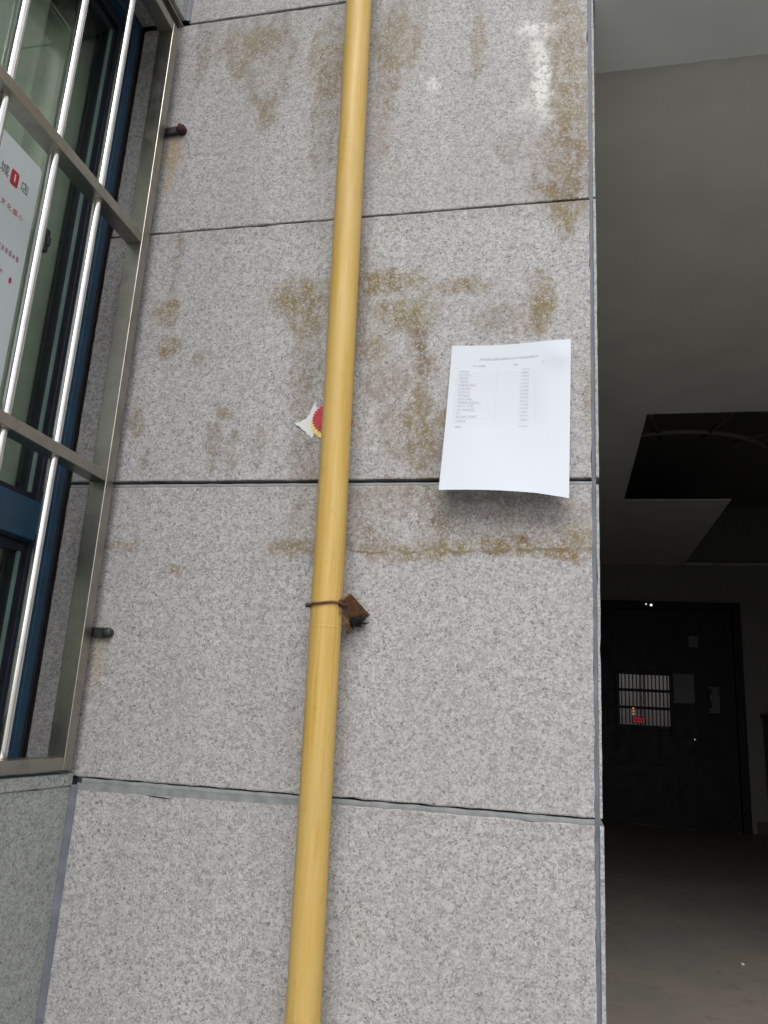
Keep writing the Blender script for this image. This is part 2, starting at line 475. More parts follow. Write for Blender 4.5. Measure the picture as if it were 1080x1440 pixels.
def bead(a, b, half, depth, axis, n=60, wob=.0009, seed=1, face='y'):
    """hand-run sealant bead between points a and b; half = half width along axis"""
    bm = bmesh.new()
    prev = None
    a, b = Vector(a), Vector(b)
    ax = Vector(axis); nrm = Vector((0, -1, 0)) if face == 'y' else Vector((1, 0, 0))
    for i in range(n + 1):
        p = a.lerp(b, i / n)
        h1 = half + wob * mnoise.noise((i * .35, seed, 0)); h2 = half + wob * mnoise.noise((i * .35, seed, 9))
        o = .0006 * mnoise.noise((i * .25, seed, 4))
        ring = [p - ax * h1 - nrm * depth, p - ax * h1 + nrm * (o - .0008), p + nrm * (o - .0002), p + ax * h2 + nrm * (o - .0008), p + ax * h2 - nrm * depth]
        vs = [bm.verts.new(q) for q in ring]
        if prev:
            for k in range(4): bm.faces.new((prev[k], prev[k + 1], vs[k + 1], vs[k]))
        prev = vs
    return bm


def text_bm(s, size, place, bold=.0):
    """flat lettering; place maps (u, v) in metres to a point"""
    c = bpy.data.curves.new('lettering', 'FONT')
    c.body = s; c.size = size; c.align_x = 'CENTER'; c.align_y = 'CENTER'; c.offset = bold
    c.resolution_u = 3
    o = bpy.data.objects.new('lettering', c)
    COL.objects.link(o)
    dg = bpy.context.evaluated_depsgraph_get()
    me = bpy.data.meshes.new_from_object(o.evaluated_get(dg))
    bm = bmesh.new(); bm.from_mesh(me)
    bpy.data.objects.remove(o); bpy.data.curves.remove(c); bpy.data.meshes.remove(me)
    for v in bm.verts: v.co = place(v.co.x, v.co.y)
    return bm


# ------------------------------------------------------------------ ground, hall floor, steps
bm = bmesh.new()
vs = [bm.verts.new(v) for v in ((-600, -600, GROUND), (600, -600, GROUND), (600, 600, GROUND), (-600, 600, GROUND))]
bm.faces.new(vs)
tag(obj('street_ground', bm, 'asphalt'), kind='structure')
tag(obj('hall_floor', boxbm(.9436, 3.6, -.30, FAR + .1, GROUND + .004, HALL), 'floor'), kind='structure')
bm = bmesh.new()
for i in range(4):
    box(bm, 1.0, 3.5, -.30 - .30 * (i + 1), -.302 - .30 * i, GROUND + .002, HALL - .156 * (i + 1), .004)
tag(obj('entrance_steps', bm, 'floor'), kind='structure')

# ------------------------------------------------------------------ main granite wall
JZ = [-1.28, -.708, -.1343, .4355, 1.0158, 1.5885, 2.163, 2.737, 3.31]
GAPS = {-.708: .008, -.1343: .0115, .4355: .0125, 1.0158: .0052, 1.5885: .0042}
wall = thing('granite_wall', (.46, .03, GROUND), 'tall grey granite clad wall with rain stains behind the yellow pipe', 'wall')
for i, (z0, z1) in enumerate(zip([GROUND] + JZ[:-1], JZ)):
    g0 = GAPS.get(z0, .006); g1 = GAPS.get(z1, .006)
    x0 = -.1115 if -.14 < z0 and z1 < 1.6 else .0052
    zz0 = z0 + g0 / 2; zz1 = z1 - g1 / 2
    if x0 < 0 and abs(z0 + .1343) < .01: zz0 = z0 + g0 / 2
    y = [0, .0012, -.0008, .0006, -.0010, .0008, -.0004, 0, 0][i]
    obj('granite_slab', slab_front(x0, .9293, zz0, zz1, y, .024, seed=i + 3), 'granite', wall)
    # narrow slab returning into the entrance: only its sawn edge faces the street
    dx = [.001, .001, .0015, -.0005, .0, -.0005, .001, 0, 0][i]
    bm = slab_front(.9364, .9418 + dx, zz0, zz1, y - .0006, .20, seed=i + 40, bev=.001, jit=.0002)
    obj('reveal_slab', bm, 'granite_plain', wall)
obj('wall_core', boxbm(.004, .9355, .026, .20, GROUND, 3.31), 'core', wall)
obj('vertical_sealant', bead((.9328, .0015, GROUND), (.9328, .0015, 3.3), .0037, .02, (1, 0, 0), n=220, seed=3), 'sealant', wall)
obj('horizontal_sealant', bead((-.11, .0014, .4320), (.930, .0014, .4320), .0036, .02, (0, 0, 1), n=90, seed=5), 'sealant_pale', wall)
obj('horizontal_sealant', bead((.006, .0008, -.1358), (.930, .0022, -.1362), .0050, .02, (0, 0, 1), n=90, seed=6, wob=.0014), 'sealant_pale', wall)
obj('horizontal_sealant', bead((.006, .006, -.708), (.930, .006, -.708), .004, .02, (0, 0, 1), n=60, seed=8), 'sealant_pale', wall)
obj('horizontal_sealant', bead((-.11, .008, 1.0158), (.930, .008, 1.0158), .0027, .014, (0, 0, 1), n=60, seed=9), 'gasket', wall)
obj('horizontal_sealant', bead((.006, .008, 1.5885), (.930, .008, 1.5885), .0022, .014, (0, 0, 1), n=60, seed=10), 'gasket', wall)
# sealant wiped over the stone below the joint near the corner, with a crack in it
bm = bmesh.new()
n = 44; up_, lo_ = [], []
for i in range(n + 1):
    x = .006 + .47 * i / n
    up_.append(bm.verts.new((x, -.0016, -.1392)))
    lo_.append(bm.verts.new((x, -.0003, -.149 - .011 * (1 - i / n) ** .5 - .004 * mnoise.noise((i * .5, 2, 2)))))
for i in range(n): bm.faces.new((lo_[i], lo_[i + 1], up_[i + 1], up_[i]))
obj('sealant_smear', bm, 'sealant_pale', wall)
bm = bmesh.new()
prev = None
for i in range(13):
    x = .148 + .050 * i / 12; z = -.1515 - .0025 * i / 12 + .0008 * mnoise.noise((i * .8, 3, 1)); h = .0011 * math.sin(math.pi * (i + .4) / 12.8) + .0001
    a = bm.verts.new((x, -.0016, z - h)); b = bm.verts.new((x, -.0016, z + h))
    if prev: bm.faces.new((prev[0], a, b, prev[1]))
    prev = (a, b)
obj('crack', bm, 'core', wall)
# chip at the corner end of the joint
bm = bmesh.new(); box(bm, .0056, .013, -.0012, .004, -.141, -.129, .002)
obj('joint_chip', bm, 'gasket', wall)

# ------------------------------------------------------------------ left window wall
WX = -.004          # face of the left wall
YE = -1.30
left = thing('window_wall', (-.15, -1.2, GROUND), 'shaded granite wall at the left holding the barred window', 'wall')
WY1 = -1.10         # near jamb of the window opening
def lslab(y0, y1, z0, z1, seed, x=WX, t=.024):
    return rot_to_x(slab_front(y0, y1, z0, z1, -x, t, seed=seed))
for i, (y0, y1, z0, z1) in enumerate([(-.99, -.004, -.708, -.146), (-1.29, -.997, -.708, -.146), (-.99, -.004, -1.28, -.716), (-1.29, -.997, -1.28, -.716),
                                      (-.99, -.004, GROUND, -1.288), (-1.29, -.997, GROUND, -1.288),
                                      (-.99, -.004, 1.5965, 2.159), (-1.29, -.997, 1.5965, 2.159), (-.99, -.004, 2.167, 2.733), (-1.29, -.997, 2.167, 2.733),
                                      (-.99, -.004, 2.741, 3.31), (-1.29, -.997, 2.741, 3.31),
                                      (YE, WY1, -.138, .432), (YE, WY1, .439, 1.012), (YE, WY1, 1.019, 1.588), ]):
    obj('granite_slab', lslab(y0, y1, z0, z1, i + 70), 'granite_plain', left)
obj('sill_slab', boxbm(-.118, WX + .002, WY1, -.004, -.1455, -.1235, .002), 'granite_plain', left)
obj('jamb_slab', boxbm(-.118, WX - .026, WY1 - .02, WY1, -.1235, 1.5965), 'granite_plain', left)
obj('lintel_soffit', boxbm(-.118, WX - .0245, WY1, -.0005, 1.5985, 1.625), 'granite_plain', left)
bm = bmesh.new()
box(bm, -.30, WX - .0245, YE, .2, GROUND, -.147)
box(bm, -.30, WX - .0245, YE, .2, 1.626, 3.31)
box(bm, -.30, WX - .0245, YE, WY1 - .021, -.146, 1.625)
box(bm, -.30, -.1125, .0245, .2, -.146, 1.625)
obj('wall_core', bm, 'core', left)
def fillet(z0, z1, n, seed):
    bm = bmesh.new(); prev = None
    for i in range(n + 1):
        z = z0 + (z1 - z0) * i / n
        k = .0012 * mnoise.noise((i * .3, seed, 0)); k2 = .0012 * mnoise.noise((i * .3, seed, 7))
        vs = [bm.verts.new(p) for p in ((-.006, -.0055 + k, z), (-.0034, -.0060 + k, z), (.0022, -.0028, z), (.0088 + k2, -.0012, z), (.0088 + k2, .003, z))]
        if prev:
            for q in range(4): bm.faces.new((prev[q], prev[q + 1], vs[q + 1], vs[q]))
        prev = vs
    return bm
obj('corner_sealant', fillet(GROUND, -.143, 120, 13), 'sealant', left)
obj('corner_sealant', fillet(1.596, 3.3, 120, 14), 'sealant', left)
obj('lintel_sealant', bead((-.012, -.0, 1.592), (-.012, WY1, 1.592), .006, .012, (0, 0, 1), n=50, seed=15, face='x'), 'gasket', left)

# ------------------------------------------------------------------ window in the left wall
win = thing('window', (-.15, -.61, -.1235), 'blue framed sliding window with greenish glass behind steel bars', 'window')
YA, YB, ZA, ZB = -.002, WY1 + .002, -.1225, 1.597
def frame_rect(x0, x1, y0, y1, z0, z1, wd, bev=.0015):
    bm = bmesh.new()
    box(bm, x0, x1, y1 - wd, y1, z0, z1, bev)
    box(bm, x0, x1, y0, y0 + wd, z0, z1, bev)
    box(bm, x0, x1, y0 + wd + .0002, y1 - wd - .0002, z0, z0 + wd, bev)
    box(bm, x0, x1, y0 + wd + .0002, y1 - wd - .0002, z1 - wd, z1, bev)
    return bm
obj('putty_joint', frame_rect(-.170, -.118, YB, YA, ZA, ZB, .0135, 0), 'gasket', win)
obj('frame', frame_rect(-.172, -.114, YB + .014, YA - .014, ZA + .014, ZB - .014, .022), 'blue', win)
obj('track', frame_rect(-.172, -.135, YB + .0365, YA - .0365, ZA + .0365, ZB - .0365, .024), 'navy', win)
bm = bmesh.new(); box(bm, -.1345, -.132, -.0520, -.0506, ZA + .045, ZB - .05)
obj('track_lip', bm, 'teal', win)
obj('transom', boxbm(-.168, -.112, YB + .04, -.0612, .298, .374, .002), 'blue', win)
for (z0, z1) in ((.376, ZB - .07), (ZA + .07, .296)):
    s = obj('sash', frame_rect(-.166, -.142, YB + .062, -.0618, z0, z1, .019), 'navy', win)
    obj('glazing_bead', boxbm(-.1415, -.137, -.0880, -.0812, z0 + .0195, z1 - .0195), 'teal', s)
    obj('pane', boxbm(-.157, -.151, YB + .08, -.0800, z0 + .018, z1 - .018), 'glass', s)
obj('mid_stile', boxbm(-.1415, -.118, -.70, -.655, .376, ZB - .07, .0015), 'navy', win)
lk = obj('lock', boxbm(-.1505, -.128, -.184, -.170, .868, .918, .003), 'dark_steel', win)
obj('lock_lever', boxbm(-.1278, -.122, -.181, -.173, .880, .900, .002), 'dark_steel', lk)

bm = bmesh.new()      # curtain with soft folds
ny, nz = 150, 6
grid = []
for j in range(nz + 1):
    z = -.16 + 1.80 * j / nz
    row = []
    for i in range(ny + 1):
        y = -.02 - 1.22 * i / ny
        x = -.235 + .022 * math.sin(i * .62 + .6 * mnoise.noise((i * .09, j * .2, 0))) + .014 * mnoise.noise((i * .16, 3, j * .05))
        row.append(bm.verts.new((x, y, z)))
    grid.append(row)
for j in range(nz):
    for i in range(ny): bm.faces.new((grid[j][i], grid[j][i + 1], grid[j + 1][i + 1], grid[j + 1][i]))
cur = obj('curtain', bm, 'curtain', smooth=True, base=(-.235, -.63, -.16))
so = cur.modifiers.new('thickness', 'SOLIDIFY'); so.thickness = .002
tag(cur, 'pale green curtain hanging in folds behind the barred window glass', 'curtain')
bm = bmesh.new()
box(bm, -2.6, -.302, -2.6, .4, -1.0, 2.3)
for f in bm.faces: f.normal_flip()
# open the side towards the window
bmesh.ops.delete(bm, geom=[f for f in bm.faces if abs(f.calc_center_median().x + .302) < 1e-3], context='FACES')
tag(obj('room_shell', bm, 'room'), kind='structure')

# ------------------------------------------------------------------ poster on the glass
PXF = -.1495
po = thing('poster', (PXF, -.40, .513), 'white poster with grey and red lettering on the window glass', 'poster')
PY0, PY1, PZ0, PZ1 = -.60, -.2025, .513, 1.039
bm = bmesh.new()
def rrect(y0, y1, z0, z1, rad, n=5):
    pts = []
    for cy, cz, a0 in ((y1 - rad, z1 - rad, 0), (y0 + rad, z1 - rad, 90), (y0 + rad, z0 + rad, 180), (y1 - rad, z0 + rad, 270)):
        for k in range(n + 1):
            a = R(a0 + 90 * k / n); pts.append((cy + rad * math.cos(a), cz + rad * math.sin(a)))
    return pts
def sheet_x(pts, x, t):
    bm = bmesh.new()
    A = [bm.verts.new((x, y, z)) for y, z in pts]; B = [bm.verts.new((x - t, y, z)) for y, z in pts]
    bm.faces.new(A); bm.faces.new(B)
    for i in range(len(pts)): bm.faces.new((A[i], A[(i + 1) % len(pts)], B[(i + 1) % len(pts)], B[i]))
    return bm
obj('sheet', sheet_x(rrect(PY0, PY1, PZ0, PZ1, .010), PXF, .0008), 'poster', po)
def on_poster(cy, cz, x=PXF + .0006):
    return lambda u, v: Vector((x, cy + u, cz + v))
obj('lettering', text_bm('城', .025, on_poster(-.299, .967)), 'ink', po)
obj('lettering', text_bm('店', .025, on_poster(-.240, .967)), 'ink', po)
obj('red_badge', sheet_x(rrect(-.2815, -.2595, .952, .984, .005), PXF + .0006, .0005), 'red', po)
obj('badge_digit', text_bm('1', .022, on_poster(-.2705, .968, PXF + .0011), .0008), 'poster', po)
obj('lettering', text_bm('文', .0135, on_poster(-.287, .905)), 'red', po)
obj('lettering', text_bm('化', .0135, on_poster(-.270, .905)), 'red', po)
obj('lettering', text_bm('烟', .0135, on_poster(-.253, .905)), 'red', po)
obj('lettering', text_bm('小', .0135, on_poster(-.236, .905)), 'red', po)
bm = bmesh.new()
for i in range(8):       # two lines too blurred to read: short broken strokes
    y = -.300 + .0105 * i
    if y < -.222: box(bm, PXF + .0002, PXF + .0006, y, y + .0062, .816 + .004 * rng.random(), .828 - .004 * rng.random())
for i in range(4):
    y = -.300 + .013 * i
    box(bm, PXF + .0002, PXF + .0006, y, y + .006, .774, .780)
tag(obj('blurred_print', bm, 'purple', po), kind='stuff')
obj('red_dot', sheet_x(rrect(-.2345, -.2245 - .003, .766, .778, .003), PXF + .0006, .0004), 'red', po)

# ------------------------------------------------------------------ stainless steel window grille
gr = thing('window_grille', (.03, -.6, -.11), 'stainless steel security grille of round bars in front of the blue window', 'window grille')
GX0, GX1 = -.0335, .0035
GYF, GYB = -.0515, -.0255
GTOP = 1.533
GY0 = -1.06
def lean(bm):
    for v in bm.verts: v.co.y -= .006 * (v.co.z - .4)
    return bm
obj('post', lean(boxbm(GX0, GX1, GYF, GYB, -.1165, GTOP, .0014)), 'steel', gr)
obj('post', boxbm(GX0, GX1, GY0 - .025, GY0, -.1165, GTOP, .0014), 'steel', gr)
for za, zb in [(-.1163, -.0945), (.4262, .4482), (.9572, .9797), (GTOP - .0225, GTOP)]:
    obj('rail', boxbm(GX0 + .001, GX1 - .0006, GY0 + .0002, GYF - .006 * (za - .4) - .0002, za, zb, .0014), 'steel', gr)
bm = bmesh.new()
tube(bm, [(0, 0, -.10 + .0205 * k) for k in range(80)], .0082, 16)
bar0 = None
for i, y in enumerate([-.199, -.337, -.475, -.613, -.751, -.889]):
    if bar0 is None:
        o = bar0 = obj('bar', bm, 'bar', None, smooth=True)
        bar0.parent = gr
    else:
        o = bar0.copy(); COL.objects.link(o); o.parent = gr
    o.location = Vector((-.014, y, 0)) - Vector(gr.location)
# dark packing and a thin flashing over the top rail
obj('top_packing', boxbm(GX0 + .003, GX1 - .004, GY0 - .02, GYF + .02, GTOP + .0003, GTOP + .0145), 'dark_steel', gr)
bm = bmesh.new(); box(bm, GX0, GX1 + .006, GY0 - .03, GYF + .022, GTOP + .0150, GTOP + .0190)
obj('top_flashing', bm, 'steel', gr)
# flat lugs from the back of the post, bolted to the main wall beside it
def lug(z, rise):
    bm = bmesh.new()
    box(bm, GX0 + .004, .0300, -.0100, -.0018, z - .0092, z + .0092, .0012)
    yb = GYB - .006 * (z - .4)
    box(bm, GX0 + .004, GX0 + .012, yb + .0003, -.0102, z - .0092, z + .0092, .0008)
    for v in bm.verts: v.co.z += rise * (v.co.x + .02) / .05
    return bm
l1 = obj('lug', lug(1.277, .004), 'dark_steel', gr)
l2 = obj('lug', lug(.136, .000), 'dark_steel', gr)
bm = bmesh.new(); tube(bm, [(.0290, -.0012, 1.280), (.0290, -.0125, 1.280), (.0290, -.0160, 1.280)], [.0115, .0110, .005], 12)
tube(bm, [(.0230, -.004, 1.288), (.0215, -.006, 1.297)], [.0050, .0038], 8)
obj('lug_bolt', bm, 'rust_dark', l1, True)
bm = bmesh.new(); tube(bm, [(.0270, -.0012, .136), (.0270, -.0120, .136), (.0270, -.0145, .136)], [.0098, .0095, .005], 12)
obj('lug_bolt', bm, 'dark_steel', l2, True)
bm = bmesh.new()
for y in (-.199, -.337, -.475):
    for z in (.4261, .4484, .9571, .9799, -.0943):
        tube(bm, [(-.014 + .0092 * math.cos(a), y + .0092 * math.sin(a), z + .0006 * math.sin(3 * a)) for a in [2 * math.pi * k / 16 for k in range(16)]], .0011, 6, closed=True)
tag(obj('weld_bead', bm, 'steel', gr, True), kind='stuff')

# ------------------------------------------------------------------ yellow gas pipe
def pipe_pt(z):
    return Vector((.4783 - .0219 * z + .0010 * math.sin(z * 2.3 + .5), -.060 + .0008 * math.sin(z * 1.7), z))
pipe = thing('gas_pipe', tuple(pipe_pt(GROUND)), 'yellow painted gas pipe running up the granite wall', 'pipe')
bm = bmesh.new()
zs = [GROUND + 4.75 * k / 140 for k in range(141)]
tube(bm, [pipe_pt(z) for z in zs], [.0276 + .0002 * math.sin(z * 9) for z in zs], 40)
obj('pipe_run', bm, 'pipe', pipe, True)
bm = bmesh.new()     # weld ridge below the clamp
def ridge(zc, h, e, tilt=0):
    pts = [zc - h, zc - h * .5, zc, zc + h * .5, zc + h]
    tube(bm, [pipe_pt(z) for z in pts], [.0273, .0276 + e * .8, .0276 + e, .0276 + e * .8, .0273], 40)
ridge(.153, .004, .0004); 
obj('weld_ridge', bm, 'pipe', pipe, True)

# ------------------------------------------------------------------ rusty clamp on the pipe
cl = thing('pipe_clamp', (.51, 0, .18), 'rusty wire clamp and bent iron stub holding the yellow pipe to the wall', 'clamp')
bm = bmesh.new()
c0 = pipe_pt(.193)
pts = []
for k in range(36):
    a = 2 * math.pi * k / 36
    pts.append(c0 + Vector((.0303 * math.cos(a), .0303 * math.sin(a), .003 * math.cos(a) + .0006 * math.sin(5 * a))))
tube(bm, pts, .0023, 8, closed=True)
obj('ring', bm, 'rust', cl, True)
bm = bmesh.new()
tube(bm, [c0 + Vector((-.0290, -.011, -.0028)), c0 + Vector((-.0345, -.0135, -.0030))], [.0040, .0034], 8)
obj('wire_end', bm, 'dark_steel', cl, True)
def plate(corners, nrm, t):
    bm = bmesh.new(); nrm = Vector(nrm).normalized() * t
    A = [bm.verts.new(Vector(c)) for c in corners]; B = [bm.verts.new(Vector(c) + nrm) for c in corners]
    n = len(A)
    bm.faces.new(A); bm.faces.new(list(reversed(B)))
    for i in range(n): bm.faces.new((A[i], B[i], B[(i + 1) % n], A[(i + 1) % n]))
    bmesh.ops.bevel(bm, geom=list(bm.edges), offset=.0006, segments=1, affect='EDGES')
    return bm
# iron angle stub: upper flange and a second one folded down towards the pipe
obj('stub_flange', plate([(.4950, -.075, .1965), (.5175, -.064, .2150), (.5375, -.001, .1880), (.5170, -.001, .1690)], (.6, .2, -.75), .0035), 'rust', cl)
obj('stub_flange', plate([(.4945, -.0755, .1962), (.5160, -.002, .1685), (.5050, -.002, .1500), (.5040, -.055, .1610)], (-.9, .1, .2), .003), 'rust_tan', cl)
obj('edge_lip', plate([(.4990, -.0700, .2040), (.5035, -.0700, .2040), (.5050, -.0700, .1760), (.5010, -.0700, .1790)], (0, 1, 0), .006), 'rust_tan', cl)
bm = bmesh.new(); tube(bm, [(.498, -.067, .193), (.511, -.066, .191), (.514, -.066, .1905)], [.0055, .0055, .004], 6)
obj('bolt', bm, 'rust_dark', cl)
bm = bmesh.new()
bmesh.ops.create_icosphere(bm, subdivisions=3, radius=1)
for v in bm.verts:
    d = v.co.normalized()
    q = .8 + .45 * mnoise.noise(d * 2.3 + Vector((3, 1, 2))) + .25 * mnoise.noise(d * 6)
    v.co = Vector((.5155, -.012, .1745)) + Vector((d.x * .0165, d.y * .017, d.z * .0135)) * q
for a, L in ((.3, .022), (1.1, .017), (2.5, .018), (3.6, .019), (4.3, .021), (5.2, .020), (5.9, .026)):
    c = Vector((.516, -.006, .1745)); m = a + .25
    tube(bm, [c + Vector((math.cos(a) * .008, -.006, math.sin(a) * .006)), c + Vector((math.cos(a) * L * .75, -.002, math.sin(a) * L * .6)), c + Vector((math.cos(m) * L, -.001, math.sin(m) * L * .8))], [.0045, .0022, .0005], 6)
obj('foam_plug', bm, 'tar', cl, True)

# ------------------------------------------------------------------ torn sticker behind the pipe
stk = thing('torn_sticker', (.42, 0, .53), 'torn white sticker with a red and yellow sunburst half hidden behind the pipe', 'sticker')
def flat_y(pts, y, t=.0005, curl=None):
    bm = bmesh.new()
    A = [bm.verts.new((x, y - (curl(x, z) if curl else 0), z)) for x, z in pts]; B = [bm.verts.new((x, y - (curl(x, z) if curl else 0) + t, z)) for x, z in pts]
    bm.faces.new(A); bm.faces.new(B)
    for i in range(len(pts)): bm.faces.new((A[i], A[(i + 1) % len(pts)], B[(i + 1) % len(pts)], B[i]))
    return bm
obj('paper_scrap', flat_y([(.3655, .5565), (.3700, .5585), (.3762, .5602), (.3800, .5640), (.3868, .5660), (.3905, .5728), (.3942, .5772), (.3965, .5870), (.4002, .5965), (.4032, .6060), (.4041, .5940), (.415, .585), (.425, .56), (.41, .545), (.4052, .5330), (.4018, .5255), (.3972, .5318), (.3920, .5338), (.3880, .5402), (.3805, .5440), (.3752, .5505), (.3700, .5528)], -.0016, curl=lambda x, z: .004 * max(0, .40 - x) / .04), 'scrap', stk)
cx, cz = .4385, .5600
ring = []
for k in range(72):
    a = 2 * math.pi * k / 72
    rr_ = .0392 + .0016 * math.sin(k * math.pi) + (.0014 if k % 2 else -.0010)
    ring.append((cx + rr_ * math.cos(a), cz - .003 + rr_ * .90 * math.sin(a)))
obj('sunburst', flat_y(ring, -.0026), 'yellow', stk)
ring = []
for k in range(64):
    a = 2 * math.pi * k / 64
    rr_ = .0360 + (.0022 if k % 2 else -.0018)
    ring.append((cx - .001 + rr_ * math.cos(a), cz + .006 + rr_ * .88 * math.sin(a)))
obj('red_disc', flat_y(ring, -.0036), 'crimson', stk)
obj('brown_edge', flat_y([(cx + .034, cz + .008), (cx + .041, cz + .006), (cx + .0445, cz + .001), (cx + .0450, cz - .006), (cx + .040, cz - .013), (cx + .034, cz - .016)], -.0042), 'brown_print', stk)

# ------------------------------------------------------------------ A4 notice
nt = thing('paper_notice', (.78, 0, .39), 'white printed paper notice stuck on the granite wall with its lower edge lifting', 'notice')
TL, TR, BL, BR = Vector((.6702, -.0015, .7104)), Vector((.8940, -.0015, .7127)), Vector((.6635, -.052, .4045)), Vector((.8895, -.046, .3935))
def sheet(u, v, lift=0.0):
    """u left to right, v top to bottom"""
    a = TL.lerp(TR, u); b = BL.lerp(BR, u)
    p = a.lerp(b, v)
    y0 = a.y; y1 = b.y
    p.y = y0 + (y1 - y0) * (.35 * v + .65 * v ** 2)
    p.y += -.0016 * math.sin(u * 7.0 + 1) * math.sin(v * 3.1) - .003 * math.exp(-((v - .10) / .07) ** 2) * math.exp(-((u - .92) / .10) ** 2)
    p.y -= .0022 * (1 - (2 * u - 1) ** 2) * v
    p.z -= .0038 * math.sin(math.pi * min(1, u / .8)) * (1 - v) if u < .8 else 0
    p.z += .004 * math.sin(math.pi * u) * v - .003 * max(0, u - .75) * 4 * v
    p.y -= .0012 + lift
    return p
bm = bmesh.new()
nu, nv = 28, 34
G = [[bm.verts.new(sheet(i / nu, j / nv)) for i in range(nu + 1)] for j in range(nv + 1)]
for j in range(nv):
    for i in range(nu): bm.faces.new((G[j][i], G[j][i + 1], G[j + 1][i + 1], G[j + 1][i]))
so = obj('sheet', bm, 'paper', nt, True)
def patch(bm, u0, u1, v0, v1):
    n = max(1, int((u1 - u0) / .03))
    for k in range(n):
        a = u0 + (u1 - u0) * k / n; b = u0 + (u1 - u0) * (k + 1) / n
        bm.faces.new([bm.verts.new(sheet(x, y, .0007)) for x, y in ((a, v1), (b, v1), (b, v0), (a, v0))])
def words(bm, u0, u1, v, h, cw, density=.75):
    u = u0
    while u < u1 - cw * .5:
        for s in range(3):      # a few strokes for every character
            if rng.random() < density:
                hh = h * rng.uniform(.2, .34); vv = v - h / 2 + h * (s + .5) / 3
                a = u + cw * rng.uniform(0, .2)
                patch(bm, a, a + cw * rng.uniform(.45, .75), vv - hh / 2, vv + hh / 2)
        if rng.random() < .7:
            a = u + cw * rng.uniform(.2, .6); patch(bm, a, a + cw * .16, v - h * .45, v + h * .45)
        u += cw
bm = bmesh.new()
words(bm, .245, .735, .098, .014, .0235, .9)
words(bm, .19, .30, .147, .012, .022); words(bm, .53, .575, .145, .012, .022); words(bm, .77, .80, .140, .012, .022)
rows = [.185 + .0246 * k for k in range(14)] + [.535, .575]
lens = [.075, .10, .075, .09, .15, .10, .10, .105, .12, .20, .125, .155, .03, .16, .075, .05]
for v, L in zip(rows, lens):
    words(bm, .085, .085 + L, v, .0105, .0165, .8)
    words(bm, .60, .665, v - .006, .0085, .0095, .7)
tag(obj('printed_text', bm, 'ink_pale', nt), kind='stuff')
bm = bmesh.new()
for v in [r + .0123 for r in rows[:15]]: patch(bm, .06, .80, v - .0004, v + .0004)
for u in (.06, .40, .72): patch(bm, u, u + .0014, .16, .54)
tag(obj('table_rules', bm, 'rule', nt), kind='stuff')

# ------------------------------------------------------------------ entrance hall
HX0, HX1 = .9438, 3.6
hall = thing('entrance_hall', (2.2, 3.2, HALL), 'dark entrance hall of the building opening to the right of the granite wall', 'building')
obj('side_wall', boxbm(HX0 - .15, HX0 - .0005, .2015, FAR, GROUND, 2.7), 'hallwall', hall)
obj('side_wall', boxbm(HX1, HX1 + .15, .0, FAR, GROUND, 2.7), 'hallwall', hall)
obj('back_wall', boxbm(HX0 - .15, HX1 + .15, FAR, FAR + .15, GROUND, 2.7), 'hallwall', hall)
obj('entrance_beam', boxbm(HX0, HX1 + .15, .0, .205, 1.4995, 3.31, .003), 'beam', hall)
obj('unseen_pillar', boxbm(2.75, HX1 - .001, .003, .2045, HALL + .001, 1.4985, .003), 'granite_plain', hall)  # unseen pillar, added to shape the light entering the hall
# ceiling with an opening over the back of the hall
SX0, SX1, SY0, SY1 = 1.29, 3.3, 2.475, 4.02
SXM, SY2, CT = 1.97, 6.10, .005
bm = bmesh.new()
box(bm, HX0, HX1 - .0005, .2055, SY0, CEIL, CEIL + CT)
box(bm, HX0, SX0, SY0 + .0003, SY1 - .0003, CEIL, CEIL + CT)
box(bm, SX1, HX1 - .0005, SY0 + .0003, FAR - .0005, CEIL, CEIL + CT)
box(bm, HX0, SXM, SY1, FAR - .0005, CEIL, CEIL + CT)
box(bm, SXM + .0003, SX1 - .0003, SY2, FAR - .0005, CEIL, CEIL + CT)
obj('ceiling', bm, 'plaster', hall)
bm = bmesh.new()
box(bm, HX0, HX1 - .001, SY0 - .2, FAR - .001, CEIL + CT + .001, CEIL + .55)
for f in list(bm.faces):
    f.normal_flip()
    if abs(f.calc_center_median().z - (CEIL + CT + .001)) < 1e-3: bm.faces.remove(f)
obj('ceiling_shaft', bm, 'void', hall)
bm = bmesh.new()
SC = (1.62, 4.15)
for rad in (.62, 1.02):
    tube(bm, [(SC[0] + rad * math.cos(a), SC[1] + rad * math.sin(a), CEIL + .30) for a in [R(-150 + 4 * k) for k in range(31)]], .016, 8)
for a in (-128, -104, -76, -50):
    tube(bm, [(SC[0] + q * math.cos(R(a)), SC[1] + q * math.sin(R(a)), CEIL + .30) for q in (.5, 1.35)], .012, 6)
obj('shaft_railing', bm, 'rail_grey', hall, True)
obj('skirting', boxbm(2.47, HX1, FAR - .015, FAR - .0005, HALL + .0005, HALL + .10), 'skirting', hall)

